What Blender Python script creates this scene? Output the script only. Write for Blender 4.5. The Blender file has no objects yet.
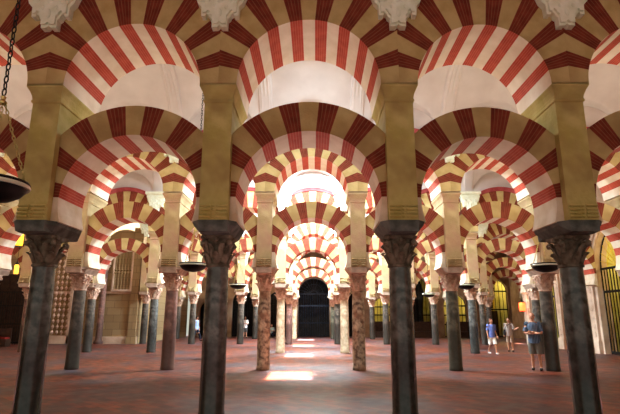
import bpy, bmesh, math, random
from math import pi, sin, cos, sqrt, asin, radians
from mathutils import Vector, Matrix

random.seed(7)
C = bpy.context.scene.collection
sc = bpy.context.scene

# ------------------------------------------------------------------ layout
W = 3.12511            # column spacing along an arcade
D = 7.73898            # arcade to arcade
Z1 = 8.60508           # front arcade distance
X0 = -0.1315           # centre of the middle bay
HW = W / 2
PH = 0.25              # pier half width
DL = 0.45              # lower arch half thickness
DU = 0.72              # pier / upper arch half thickness
def row_y(r): return Z1 + (r - 1) * D
def col_x(k): return X0 + k * W
FRONT = {-2.5: -7.98, -1.5: -4.87, -.5: -1.745, .5: 1.505, 1.5: 4.545, 2.5: 7.62}   # the front arcade is a little irregular
def colx(r, k): return FRONT[k] if r == 1 else col_x(k)
XR = 13.75             # right wall
XL = -20.9             # left wall
YE = 43.5              # end wall

# ------------------------------------------------------------------ camera
cam = bpy.data.cameras.new('camera'); camo = bpy.data.objects.new('camera', cam); C.objects.link(camo)
cam.sensor_width = 36; cam.lens = 480 * 36 / 620; cam.clip_start = 0.05; cam.clip_end = 300
pit, yaw, roll = 0.226751, -0.0112208, 0.0022679
r0 = Vector((cos(yaw), -sin(yaw), 0)); f0 = Vector((sin(yaw) * cos(pit), cos(yaw) * cos(pit), sin(pit)))
u0 = r0.cross(f0)
rr = cos(roll) * r0 + sin(roll) * u0
uu = -sin(roll) * r0 + cos(roll) * u0
M = Matrix((rr, uu, -f0)).transposed().to_4x4(); M.translation = (0, 0, 1.65)
camo.matrix_world = M
sc.camera = camo

# ------------------------------------------------------------------ world, sun, lights, exposure
world = bpy.data.worlds.new('world'); sc.world = world; world.use_nodes = True
bg = world.node_tree.nodes['Background']; bg.inputs[0].default_value = (0.92, 0.96, 0.80, 1); bg.inputs[1].default_value = 0.62
def light(name, kind, loc, energy, color, size=None, sy=None, rot=None):
    l = bpy.data.lights.new(name, kind); l.energy = energy; l.color = color
    if kind == 'AREA':
        l.shape = 'RECTANGLE'; l.size = size; l.size_y = sy or size
    elif kind == 'POINT': l.shadow_soft_size = size or .1
    o = bpy.data.objects.new(name, l); C.objects.link(o); o.location = loc
    if rot: o.rotation_euler = rot
    return o
sun = light('sun', 'SUN', (0, 0, 30), 150.0, (0.84, 0.95, 1.0)); sun.data.angle = radians(0.7)
sd = Vector((-0.60, 2.35, -9.9)).normalized()
sun.rotation_euler = sd.to_track_quat('-Z', 'Y').to_euler()
SKY = (0.70, 0.90, 1.0)
UPK = {0: 0, 1: .85, 2: .45, 3: .35, 4: .3, 5: .3}
for r in range(0, 6):
    y = row_y(r) + D / 2
    e = {0: 0, 1: 340, 2: 4200, 3: 6000, 4: 6000, 5: 3600}[r]
    if e: light('skylight_daylight', 'AREA', (X0, y, 9.75), e, SKY, 1.2, 1.9)
    # unseen area fills added to brighten the side naves and the undersides of the arches
    ew = {0: 0, 1: 80, 2: 100, 3: 80, 4: 80, 5: 60}[r]
    if ew:
        for x in (-9.5, 7.5):
            light('nave_fill', 'AREA', (X0 + x, y, 7.3), ew, (1.0, 0.96, 0.86), 8.0, 2.0)
        for x, w_, e_, c_ in ((-9.6, 14, 420, (1.0, 0.91, 0.66)), (0, 3, 130, (1.0, 0.95, 0.9)), (7.9, 11, 340, (1.0, 0.91, 0.68))):
            light('nave_up_fill', 'AREA', (X0 + x, y, 3.3), e_ * UPK[r], c_, w_, 3.0, rot=(pi, 0, 0))
vs = sc.view_settings
vs.view_transform = 'Standard'; vs.look = 'None'; vs.gamma = 1; vs.use_curve_mapping = False; vs.exposure = 0.0

# ------------------------------------------------------------------ materials
def srgb(*c):
    return tuple(((v / 255) / 12.92 if v / 255 <= .04045 else ((v / 255 + .055) / 1.055) ** 2.4) for v in c) + (1,)
def newmat(name, rough=.8, spec=.3, metal=0):
    m = bpy.data.materials.new(name); m.use_nodes = True
    b = m.node_tree.nodes['Principled BSDF']
    b.inputs['Roughness'].default_value = rough; b.inputs['Metallic'].default_value = metal
    b.inputs['Specular IOR Level'].default_value = spec
    return m, m.node_tree, b
def noisemat(name, c1, c2, scale=4, rough=.85, bump=.15, bscale=40, spec=.2, metal=0, detail=6, lo=.35, hi=.65, c3=None, s3=1.2):
    m, nt, b = newmat(name, rough, spec, metal)
    N = nt.nodes; L = nt.links
    tc = N.new('ShaderNodeTexCoord')
    n = N.new('ShaderNodeTexNoise'); n.inputs['Scale'].default_value = scale; n.inputs['Detail'].default_value = detail
    L.new(tc.outputs['Object'], n.inputs['Vector'])
    r = N.new('ShaderNodeValToRGB'); r.color_ramp.elements[0].position = lo; r.color_ramp.elements[1].position = hi
    r.color_ramp.elements[0].color = c1; r.color_ramp.elements[1].color = c2
    L.new(n.outputs['Fac'], r.inputs['Fac'])
    out = r.outputs['Color']
    if c3:
        n3 = N.new('ShaderNodeTexNoise'); n3.inputs['Scale'].default_value = s3; n3.inputs['Detail'].default_value = 3
        L.new(tc.outputs['Object'], n3.inputs['Vector'])
        r3 = N.new('ShaderNodeValToRGB'); r3.color_ramp.elements[0].position = .5; r3.color_ramp.elements[1].position = .68
        r3.color_ramp.elements[0].color = (0, 0, 0, 1); r3.color_ramp.elements[1].color = (1, 1, 1, 1)
        L.new(n3.outputs['Fac'], r3.inputs['Fac'])
        mx = N.new('ShaderNodeMix'); mx.data_type = 'RGBA'
        L.new(r3.outputs['Color'], mx.inputs['Factor']); L.new(out, mx.inputs['A']); mx.inputs['B'].default_value = c3
        out = mx.outputs['Result']
    L.new(out, b.inputs['Base Color'])
    if bump:
        n2 = N.new('ShaderNodeTexNoise'); n2.inputs['Scale'].default_value = bscale; n2.inputs['Detail'].default_value = 4
        L.new(tc.outputs['Object'], n2.inputs['Vector'])
        bp = N.new('ShaderNodeBump'); bp.inputs['Strength'].default_value = bump; bp.inputs['Distance'].default_value = .02
        L.new(n2.outputs['Fac'], bp.inputs['Height']); L.new(bp.outputs['Normal'], b.inputs['Normal'])
    return m
def emis(name, col, s):
    m, nt, b = newmat(name); b.inputs['Base Color'].default_value = col
    b.inputs['Emission Color'].default_value = col; b.inputs['Emission Strength'].default_value = s
    return m
# brick voussoirs: fine courses running round the arch (radial coordinate is not needed, only thin joints)
def brickred(name):
    m = noisemat(name, srgb(160, 62, 50), srgb(190, 84, 66), 6, .8, .25, 60)
    return m
M_red = noisemat('shaded_red_brick_voussoir', srgb(108, 42, 28), srgb(132, 56, 38), 6, .85, .25, 60)  # darker copy of the arch red, shade of the faces put into the colour
M_sred = noisemat('lit_red_soffit', srgb(170, 58, 42), srgb(192, 78, 58), 5, .8, .15, 60)  # brighter copy of the arch red, light on the soffits put into the colour
M_scream = noisemat('lit_cream_soffit', srgb(226, 206, 182), srgb(240, 224, 204), 3, .85, .12, 30)  # paler copy of the arch cream, soffit light put into the colour
M_cream = noisemat('shaded_cream_voussoir', srgb(184, 156, 100), srgb(204, 178, 124), 3, .85, .3, 30, c3=srgb(168, 138, 90))  # darker copy of the arch cream, shade of the faces put in
M_plain = noisemat('pale_limestone', srgb(214, 186, 152), srgb(232, 212, 188), 3, .85, .2, 30)
M_ochre = noisemat('ochre_sandstone', srgb(182, 164, 92), srgb(206, 188, 122), 2.5, .9, .5, 22, c3=srgb(170, 146, 90))
M_plaster = noisemat('white_plaster', srgb(200, 186, 180), srgb(212, 200, 194), 1.2, .9, .05, 20)
M_rim = noisemat('rose_plaster_moulding', srgb(150, 60, 62), srgb(176, 84, 84), 3, .85, .1)
M_brk = noisemat('white_carved_plaster', srgb(232, 234, 206), srgb(244, 246, 226), 6, .8, .2, 50)
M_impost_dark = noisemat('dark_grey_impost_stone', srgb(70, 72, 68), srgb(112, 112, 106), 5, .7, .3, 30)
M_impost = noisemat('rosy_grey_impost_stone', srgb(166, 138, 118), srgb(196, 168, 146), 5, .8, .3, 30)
M_cap_dark = noisemat('dark_carved_stone', srgb(84, 72, 60), srgb(134, 118, 100), 9, .7, .4, 50)  # darker carved stone for the capitals of the front row
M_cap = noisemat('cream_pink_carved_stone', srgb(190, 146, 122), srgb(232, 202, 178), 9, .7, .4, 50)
def marble(name, a, b_, c=None, rough=.28, low=None, foot=.85):
    m = noisemat(name, a, b_, 7, rough, .05, 30, spec=.5, lo=.38, hi=.62, detail=9, c3=c, s3=2.0)
    # the lower two metres are darkened and polished by centuries of touching
    nt = m.node_tree; N = nt.nodes; L = nt.links; b = N['Principled BSDF']
    src = b.inputs['Base Color'].links[0].from_socket
    tc = N.new('ShaderNodeTexCoord'); sp = N.new('ShaderNodeSeparateXYZ'); L.new(tc.outputs['Object'], sp.inputs[0])
    n = N.new('ShaderNodeTexNoise'); n.inputs['Scale'].default_value = 2.5; n.inputs['Detail'].default_value = 6; L.new(tc.outputs['Object'], n.inputs['Vector'])
    ma = N.new('ShaderNodeMath'); ma.operation = 'MULTIPLY_ADD'; L.new(n.outputs['Fac'], ma.inputs[0]); ma.inputs[1].default_value = 1.6; L.new(sp.outputs['Z'], ma.inputs[2])
    mr = N.new('ShaderNodeMapRange'); mr.inputs['From Min'].default_value = 1.7; mr.inputs['From Max'].default_value = 2.6
    mr.inputs['To Min'].default_value = foot; mr.inputs['To Max'].default_value = 0
    L.new(ma.outputs[0], mr.inputs['Value'])
    mx = N.new('ShaderNodeMix'); mx.data_type = 'RGBA'; L.new(mr.outputs['Result'], mx.inputs['Factor']); L.new(src, mx.inputs['A'])
    mx.inputs['B'].default_value = low or tuple(x * .35 for x in a[:3]) + (1,)
    L.new(mx.outputs['Result'], b.inputs['Base Color'])
    return m
MB = {
 'black': marble('black_grey_marble', srgb(62, 61, 58), srgb(114, 111, 106), srgb(80, 74, 69), .2),
 'grey': marble('mottled_grey_marble', srgb(64, 56, 50), srgb(108, 95, 84), srgb(46, 41, 37)),
 'brown': marble('speckled_brown_marble', srgb(84, 56, 40), srgb(196, 168, 138), srgb(150, 104, 76), .4, None, .15),
 'rose': marble('rose_marble', srgb(122, 84, 74), srgb(158, 118, 106), srgb(94, 70, 66), .35),
 'green': marble('green_grey_marble', srgb(70, 66, 52), srgb(116, 108, 88), srgb(54, 50, 42), .35),
 'pale': marble('pale_honey_marble', srgb(176, 148, 116), srgb(214, 190, 158), srgb(160, 128, 98), .45, None, .2),
}
M_iron = newmat('black_iron', .5, .4, .6)[0]; M_iron.node_tree.nodes['Principled BSDF'].inputs['Base Color'].default_value = srgb(26, 25, 24)
M_brass = newmat('aged_brass', .35, .5, 1)[0]; M_brass.node_tree.nodes['Principled BSDF'].inputs['Base Color'].default_value = srgb(190, 170, 110)
M_glassw = newmat('pale_lamp_glass', .3, .5)[0]; M_glassw.node_tree.nodes['Principled BSDF'].inputs['Base Color'].default_value = srgb(224, 226, 200)
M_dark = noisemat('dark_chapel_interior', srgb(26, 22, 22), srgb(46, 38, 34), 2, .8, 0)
M_gold = noisemat('gilded_carving', srgb(190, 150, 40), srgb(230, 196, 80), 8, .5, .2, 30)
M_yplaster = noisemat('yellow_chapel_plaster', srgb(190, 176, 96), srgb(216, 204, 136), 2, .9, 0)
M_wood = noisemat('dark_wood', srgb(40, 26, 20), srgb(64, 42, 30), 5, .5, 0)

def floor_mat():
    m, nt, b = newmat('terracotta_brick_paving', .42, .2)
    N = nt.nodes; L = nt.links
    tc = N.new('ShaderNodeTexCoord')
    mp = N.new('ShaderNodeMapping'); mp.inputs['Rotation'].default_value = (0, 0, radians(45)); L.new(tc.outputs['Object'], mp.inputs['Vector'])
    br = N.new('ShaderNodeTexBrick'); br.inputs['Scale'].default_value = 1.0
    br.inputs['Brick Width'].default_value = .34; br.inputs['Row Height'].default_value = .17; br.inputs['Mortar Size'].default_value = .008
    br.inputs['Color1'].default_value = srgb(124, 54, 30); br.inputs['Color2'].default_value = srgb(68, 34, 24); br.inputs['Mortar'].default_value = srgb(60, 46, 40)
    L.new(mp.outputs['Vector'], br.inputs['Vector'])
    n = N.new('ShaderNodeTexNoise'); n.inputs['Scale'].default_value = .55; n.inputs['Detail'].default_value = 6; n.inputs['Roughness'].default_value = .6
    L.new(tc.outputs['Object'], n.inputs['Vector'])
    r = N.new('ShaderNodeValToRGB'); r.color_ramp.elements[0].position = .44; r.color_ramp.elements[1].position = .64
    L.new(n.outputs['Fac'], r.inputs['Fac'])
    mx = N.new('ShaderNodeMix'); mx.data_type = 'RGBA'
    L.new(r.outputs['Color'], mx.inputs['Factor']); L.new(br.outputs['Color'], mx.inputs['A']); mx.inputs['B'].default_value = srgb(62, 52, 57)
    L.new(mx.outputs['Result'], b.inputs['Base Color'])
    n2 = N.new('ShaderNodeTexNoise'); n2.inputs['Scale'].default_value = 3; n2.inputs['Detail'].default_value = 5
    L.new(tc.outputs['Object'], n2.inputs['Vector'])
    mr = N.new('ShaderNodeMapRange'); mr.inputs['To Min'].default_value = .34; mr.inputs['To Max'].default_value = .62
    L.new(n2.outputs['Fac'], mr.inputs['Value']); L.new(mr.outputs['Result'], b.inputs['Roughness'])
    bp = N.new('ShaderNodeBump'); bp.inputs['Strength'].default_value = .25; bp.inputs['Distance'].default_value = .01
    L.new(br.outputs['Fac'], bp.inputs['Height']); bp.invert = True
    L.new(bp.outputs['Normal'], b.inputs['Normal'])
    return m
M_floor = floor_mat()
def ashlar(name, c1, c2, mortar, w=.9, h=.45):
    m, nt, b = newmat(name, .88, .2)
    N = nt.nodes; L = nt.links
    tc = N.new('ShaderNodeTexCoord'); mp = N.new('ShaderNodeMapping'); mp.inputs['Rotation'].default_value = (radians(90), 0, 0)
    L.new(tc.outputs['Object'], mp.inputs['Vector'])
    br = N.new('ShaderNodeTexBrick'); br.inputs['Scale'].default_value = 1; br.inputs['Brick Width'].default_value = w; br.inputs['Row Height'].default_value = h
    br.inputs['Mortar Size'].default_value = .012; br.inputs['Color1'].default_value = c1; br.inputs['Color2'].default_value = c2; br.inputs['Mortar'].default_value = mortar
    L.new(mp.outputs['Vector'], br.inputs['Vector'])
    L.new(br.outputs['Color'], b.inputs['Base Color'])
    return m
M_ashlar = ashlar('ochre_ashlar_wall', srgb(160, 132, 94), srgb(142, 114, 80), srgb(112, 88, 62))
M_backwall = noisemat('tan_rendered_wall', srgb(132, 104, 82), srgb(158, 128, 102), 2, .9, .2, 12)
M_ochre2 = noisemat('pale_tan_pier_stone', srgb(166, 140, 98), srgb(190, 164, 122), 2.5, .9, .5, 22, c3=srgb(176, 136, 108))
M_pinkwall = noisemat('rosy_limestone_wall', srgb(186, 152, 128), srgb(210, 180, 156), 2, .9, .3, 12)

# ------------------------------------------------------------------ helpers
def obj(name, bm, mats, parent=None, smooth=False, loc=None):
    me = bpy.data.meshes.new(name)
    bmesh.ops.recalc_face_normals(bm, faces=bm.faces)
    bm.to_mesh(me); bm.free()
    for m in (mats if isinstance(mats, (list, tuple)) else [mats]): me.materials.append(m)
    if smooth:
        for p in me.polygons: p.use_smooth = True
        me.set_sharp_from_angle(angle=radians(38))
    o = bpy.data.objects.new(name, me); C.objects.link(o)
    if parent: o.parent = parent
    if loc: o.location = loc
    return o
def tag(o, label, cat, group=None, kind=None):
    o['label'] = label; o['category'] = cat
    if group: o['group'] = group
    if kind: o['kind'] = kind
    return o
def thing(name, label, cat, loc=(0, 0, 0), rz=0, group=None):
    o = bpy.data.objects.new(name, None); C.objects.link(o); o.empty_display_size = .2
    o.location = loc; o.rotation_euler = (0, 0, rz)
    return tag(o, label, cat, group)
def struct(name, bm, m, smooth=False):
    o = obj(name, bm, m, smooth=smooth); o['kind'] = 'structure'; return o
def copy_tree(o, parent=None):
    c = o.copy(); C.objects.link(c)
    if parent: c.parent = parent
    for ch in list(o.children): copy_tree(ch, c)
    return c
def box(bm, x0, x1, y0, y1, z0, z1, mi=0):
    v = [bm.verts.new(p) for p in ((x0, y0, z0), (x1, y0, z0), (x1, y1, z0), (x0, y1, z0), (x0, y0, z1), (x1, y0, z1), (x1, y1, z1), (x0, y1, z1))]
    for q in ((0, 3, 2, 1), (4, 5, 6, 7), (0, 1, 5, 4), (1, 2, 6, 5), (2, 3, 7, 6), (3, 0, 4, 7)):
        f = bm.faces.new([v[i] for i in q]); f.material_index = mi
def loft(bm, rings, cap=True, mi=0):
    R = [[bm.verts.new(p) for p in ring] for ring in rings]
    n = len(R[0])
    for a, b in zip(R, R[1:]):
        for i in range(n):
            f = bm.faces.new((a[i], a[(i + 1) % n], b[(i + 1) % n], b[i])); f.material_index = mi
    if cap:
        for r in (R[0], R[-1]):
            f = bm.faces.new(r); f.material_index = mi
def lathe(bm, prof, n=24, c=(0, 0), cap=True, mi=0):
    loft(bm, [[(c[0] + r * cos(2 * pi * i / n), c[1] + r * sin(2 * pi * i / n), z) for i in range(n)] for r, z in prof], cap, mi)
def tube(bm, pts, r, n=8, mi=0):
    pts = [Vector(p) for p in pts]; rings = []
    for i, p in enumerate(pts):
        t = (pts[min(i + 1, len(pts) - 1)] - pts[max(i - 1, 0)]).normalized()
        a = t.cross(Vector((0, 0, 1)) if abs(t.z) < .9 else Vector((1, 0, 0))).normalized(); b = t.cross(a)
        rad = r[i] if isinstance(r, (list, tuple)) else r
        rings.append([p + rad * (cos(2 * pi * j / n) * a + sin(2 * pi * j / n) * b) for j in range(n)])
    loft(bm, rings, True, mi)
def prism(bm, pts, y0, y1, mi=0):      # outline in x,z extruded along y
    loft(bm, [[(x, y0, z) for x, z in pts], [(x, y1, z) for x, z in pts]], True, mi)
def ell(bm, c, s, rot=None, sub=2, mi=0):
    r = bmesh.ops.create_icosphere(bm, subdivisions=sub, radius=1)
    m = Matrix.Translation(c) @ (rot.to_4x4() if rot else Matrix.Identity(4)) @ Matrix.Diagonal((*s, 1))
    bmesh.ops.transform(bm, matrix=m, verts=r['verts'])
    for v in r['verts']:
        for f in v.link_faces: f.material_index = mi; f.smooth = True

# ------------------------------------------------------------------ the setting: floor, vaults, walls
bm = bmesh.new(); box(bm, XL - .3, 18.2, -7.0, 46.5, -.2, 0); struct('floor', bm, M_floor)

SP, MR, LR = 7.70, 2.25, 1.18          # vault spring, rise, lunette rise
SH = D / 2 - DU
def lun(x): return SP + LR * sqrt(max(0, 1 - (x / 1.32) ** 2)) if abs(x) < 1.32 else SP
def mainz(s): return SP + MR * sqrt(max(0, 1 - (s / SH) ** 2))
xs_local = [-1.5625, -1.5, -1.44, -1.40, -1.36, -1.325] + [-1.32 + 2.64 * i / 24 for i in range(25)] + [1.325, 1.36, 1.40, 1.44, 1.5]
def ribdrop(dx):                        # distance from the pier axis
    a = HW - abs(dx)
    if a > .235: return 0
    return .12 if (a < .06 or .12 < a < .16) else .09 if a < .21 else .05
def vault(r):
    bm = bmesh.new(); yc = row_y(r) + D / 2
    xs = []
    for k in range(-7, 7):
        for x in xs_local: xs.append((col_x(k) + x, x, k))
    xs = [t for t in xs if XL <= t[0] <= (XR + .05 if r < 4 else 17.3)]
    ns = 44; S = [-SH - .25] + [SH * sin(-pi / 2 + pi * j / ns) for j in range(ns + 1)] + [SH + .25]; ns += 2
    grid = []
    for X, x, k in xs:
        col = []
        for s in S:
            z = max(mainz(s), lun(x)) - (ribdrop(x) if abs(s) < SH - .001 else 0)
            col.append(bm.verts.new((X, yc + s, z)))
        grid.append(col)
    for i in range(len(xs) - 1):
        for j in range(ns):
            xm = (xs[i][0] + xs[i + 1][0]) / 2; sm = (S[j] + S[j + 1]) / 2
            if abs(xm - X0) < .62 and abs(sm) < 1.0: continue
            bm.faces.new((grid[i][j], grid[i + 1][j], grid[i + 1][j + 1], grid[i][j + 1]))
    # skylight reveal
    for (a, b_) in (((-.63, -1.05), (.63, -1.05)), ((.63, -1.05), (.63, 1.05)), ((.63, 1.05), (-.63, 1.05)), ((-.63, 1.05), (-.63, -1.05))):
        v = [bm.verts.new((X0 + p[0], yc + p[1], z)) for p, z in ((a, 9.7), (b_, 9.7), (b_, 10.35), (a, 10.35))]
        bm.faces.new(v)
    return struct('ceiling', bm, M_plaster, smooth=True)
for r in range(-1, 5): vault(r)
bm = bmesh.new(); box(bm, XL, XR, row_y(0) - DU - .02, row_y(0) + DU + .02, 7.6, 9.2); struct('ceiling', bm, M_plaster)   # wall head over the nearest nave line
# shorter vault between the rear arcade and the end wall
bm = bmesh.new(); yb = row_y(5) + DU
box(bm, XL, 17.3, yb - .05, YE + .1, 9.0, 9.5); struct('ceiling', bm, M_plaster)

def arch_outline(w, zs, kind='round', n=20, shoe=0.0):
    """opening outline from lower right over the crown to lower left, as (x,z); w = half width"""
    pts = [(w * cos(0), 0)]
    if kind == 'round':
        for i in range(n + 1):
            a = pi * i / n; pts.append((w * cos(a), zs + w * sin(a)))
    elif kind == 'shoe':
        pts = [(w * cos(.3) , 0)]
        for i in range(n + 1):
            a = -.3 + (pi + .6) * i / n; pts.append((w * cos(a), zs + w * sin(a)))
        pts.append((-w * cos(.3), 0)); return pts
    elif kind == 'point':
        R = w * 1.45; c = R - w; am = math.acos(c / R)
        for i in range(n // 2 + 1):
            a = am * i / (n // 2); pts.append((-c + R * cos(a), zs + R * sin(a)))
        for i in range(n // 2 - 1, -1, -1):
            a = am * i / (n // 2); pts.append((c - R * cos(a), zs + R * sin(a)))
    pts.append((-w, 0)); return pts
def hole_panel(bm, x0, x1, H, outline, cx, T=.35, mi=0, xform=None):
    """wall panel from x0..x1, 0..H with an opening; the face is at y=0, thickness T behind it"""
    xform = xform or (lambda p: p)
    def rect(x, z, xc, zc=None):
        # project the outline point outward onto the panel's rectangle
        dx, dz = x - cx, z - zmid
        ts = []
        if dx > 1e-6: ts.append((x1 - cx) / dx)
        if dx < -1e-6: ts.append((x0 - cx) / dx)
        if dz > 1e-6: ts.append((H - zmid) / dz)
        if dz < -1e-6: ts.append((0 - zmid) / dz)
        t = min(ts); return cx + dx * t, zmid + dz * t
    zmax = max(z for x, z in outline); zmid = zmax * .45
    def up(z): return z
    inner = [(cx + x, z) for x, z in outline]
    outer = []
    for (x, z) in inner:
        if z <= 0.0: outer.append((x1 if x > cx else x0, 0.0))
        else:
            outer.append(rect(x, z, cx))
    # insert the two upper corners
    ii, oo = [], []
    for i, (p, q) in enumerate(zip(inner, outer)):
        if i and outer[i - 1][0] == x1 and q[1] >= H - 1e-6 and outer[i - 1][1] < H - 1e-6:
            ii.append(p); oo.append((x1, H))
        if i and outer[i - 1][1] >= H - 1e-6 and q[0] <= x0 + 1e-6 and q[1] < H - 1e-6:
            ii.append(inner[i - 1]); oo.append((x0, H))
        ii.append(p); oo.append(q)
    vi = [bm.verts.new(xform((x, 0, z))) for x, z in ii]; vo = [bm.verts.new(xform((x, 0, z))) for x, z in oo]
    vb = [bm.verts.new(xform((x, T, z))) for x, z in ii]; vob = [bm.verts.new(xform((x, T, z))) for x, z in oo]
    for i in range(len(ii) - 1):
        for q in ((vi[i], vo[i], vo[i + 1], vi[i + 1]), (vi[i], vi[i + 1], vb[i + 1], vb[i]), (vb[i], vb[i + 1], vob[i + 1], vob[i])):
            pts = []
            for v in q:
                if not any((v.co - u.co).length < 1e-7 for u in pts): pts.append(v)
            if len(pts) > 2:
                try: f = bm.faces.new(pts); f.material_index = mi
                except ValueError: pass

# end wall with a tall central doorway and chapel openings
def P(bm): return bm
bm = bmesh.new(); WH = 9.6
def endx(p): return (p[0], YE + p[1], p[2])
edges = [col_x(k) for k in (-3.5, -2.5, -1.5, -.5, .5, 1.5, 2.5, 3.5, 4.5)]
op = {-3: (.8, 2.3, 'round'), -2: (1.0, 3.0, 'round'), -1: (1.05, 2.9, 'round'), 0: (1.38, 3.75, 'round'), 1: (1.0, 2.8, 'round'), 2: (.9, 2.6, 'round'), 3: (.95, 3.9, 'point'), 4: (1.0, 2.7, 'round')}
for i, k in enumerate(range(-3, 5)):
    w, zs, kd = op[k]
    hole_panel(bm, edges[i], edges[i + 1], WH, arch_outline(w, zs, kd), col_x(k), .5, 0, endx)
hole_panel(bm, col_x(4.5), 17.3, WH, arch_outline(1.05, 4.0, 'round'), 16.05, .5, 0, endx)
struct('wall_back', bm, M_backwall)
# chapel chambers behind the end wall
bm = bmesh.new()
def chamber(bm, x0, x1, y0, y1, h, mi):
    v = [bm.verts.new(p) for p in ((x0, y0, 0), (x1, y0, 0), (x1, y1, 0), (x0, y1, 0), (x0, y0, h), (x1, y0, h), (x1, y1, h), (x0, y1, h))]
    for q in ((3, 2, 6, 7), (0, 3, 7, 4), (1, 2, 6, 5), (4, 5, 6, 7), (0, 1, 2, 3)):
        f = bm.faces.new([v[j] for j in q]); f.material_index = mi
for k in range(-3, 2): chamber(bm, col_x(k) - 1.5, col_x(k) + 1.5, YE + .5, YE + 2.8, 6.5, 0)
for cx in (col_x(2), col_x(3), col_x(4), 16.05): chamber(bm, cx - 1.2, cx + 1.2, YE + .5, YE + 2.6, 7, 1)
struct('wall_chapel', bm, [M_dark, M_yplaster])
for cx in (col_x(2), col_x(3), col_x(4), 16.05):
    light('chapel_lamp', 'POINT', (cx, YE + 1.2, 3.4 if cx < 15 else 4.6), 60 if cx < 15 else 120, (1.0, 0.86, 0.35), .25)
light('chapel_lamp', 'POINT', (col_x(-1), YE + 1.6, 3.6), 14, (1.0, 0.7, 0.45), .2)

# left side: projecting ashlar block facing the camera
YLB = 31.7
bm = bmesh.new()
box(bm, XL - .3, -11.45, YLB, YE + .4, 0, 9.6)
struct('wall_left_block', bm, M_ashlar)
bm = bmesh.new(); box(bm, XL - .3, XL, -7, YLB, 0, 9.6); struct('wall_left', bm, M_ashlar)
bm = bmesh.new(); box(bm, XL, -11.40, YLB - .10, YLB, 0, .45); box(bm, XL, -11.40, YLB - .07, YLB, 3.15, 3.3); struct('trim_1', bm, M_pinkwall)

# right wall with portals
bm = bmesh.new()
def rx(p): return (XR + p[1], p[0], p[2])
PORT = [6.9, 14.6, 22.35, 29.6]
seg = [(-7.0, 10.5), (10.5, 18.3), (18.3, 26.2), (26.2, 32.5)]
for c, (a, b_) in zip(PORT, seg):
    hole_panel(bm, a, b_, 9.6, arch_outline(1.5, 4.0, 'point'), c, .6, 0, rx)
struct('wall_right', bm, M_pinkwall)
bm = bmesh.new()
for c in PORT:
    x0, x1, y0, y1, h = XR + .6, XR + 2.2, c - 1.7, c + 1.7, 7
    v = [bm.verts.new(p) for p in ((x0, y0, 0), (x1, y0, 0), (x1, y1, 0), (x0, y1, 0), (x0, y0, h), (x1, y0, h), (x1, y1, h), (x0, y1, h))]
    for q in ((1, 2, 6, 5), (0, 1, 5, 4), (3, 2, 6, 7), (4, 5, 6, 7), (0, 1, 2, 3)): bm.faces.new([v[j] for j in q])
struct('wall_portal_recess', bm, M_yplaster)
for c in PORT[2:]: light('portal_lamp', 'POINT', (XR + 1.3, c, 4.6), 90, (1.0, 0.86, 0.35), .3)
bm = bmesh.new(); box(bm, XR + .6, 17.6, 32.5, 32.7, 0, 9.6); box(bm, 17.3, 17.6, 32.3, YE + .5, 0, 9.6); struct('wall_right_return', bm, M_pinkwall)

# ------------------------------------------------------------------ arches
def stripes(step, reds, amax):
    """angles from crown, 0..amax -> list of (a0,a1,is_red)"""
    out = []; a = 0; cuts = [0.5 + i for i in range(int(amax / step) + 1)]
    prev = 0; red = False; n = 0
    for c in cuts:
        ang = min(c * step, amax)
        out.append((prev, ang, red)); prev = ang
        if red: n += 1
        red = (not red) if n < reds else False
        if ang >= amax: break
    if prev < amax: out.append((prev, amax, False))
    return out
def arch_mesh(ri, zc, amax, step, reds, outer, d, sub=3, plain_from=None, brk=()):
    """materials: 0 cream face, 1 red face, 2 plain stone, 3 cream soffit, 4 red soffit"""
    bm = bmesh.new(); segs = []; uvl = bm.loops.layers.uv.new('UVMap'); ang = {}
    for a0, a1, red in stripes(step, reds, amax):
        cut = [a0, a1] + [b for b in brk if a0 < b < a1]
        n = max(1, int(round((a1 - a0) / (step / sub))))
        cut += [a0 + (a1 - a0) * i / n for i in range(1, n)]
        cut = sorted(set(round(c, 6) for c in cut))
        for p, q in zip(cut, cut[1:]):
            segs.append((p, q, 1 if red else (2 if plain_from and p >= plain_from - 1e-4 else 0)))
    full = [(-q, -p, m) for p, q, m in reversed(segs)] + segs
    def pt(a, r, y): return bm.verts.new((r * sin(a), y, zc + r * cos(a)))
    cols = []; angs = [full[0][0]] + [q for p, q, m in full]
    for a in [full[0][0]] + [q for p, q, m in full]:
        ro = outer(abs(a)); cols.append((pt(a, ri, -d), pt(a, ro, -d), pt(a, ro, d), pt(a, ri, d)))
    for (p, q, m), A, B in zip(full, cols, cols[1:]):
        for v in A: ang[v] = p
        for v in B: ang[v] = q
        for i in range(4):
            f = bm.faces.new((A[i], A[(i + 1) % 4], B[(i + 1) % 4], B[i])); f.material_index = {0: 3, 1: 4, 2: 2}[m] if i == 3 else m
            for lp in f.loops: lp[uvl].uv = ((ang[lp.vert] / step - .5) * 5, lp.vert.co.y)
    for A in (cols[0], cols[-1]):
        f = bm.faces.new(A); f.material_index = 2
    return bm
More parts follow.
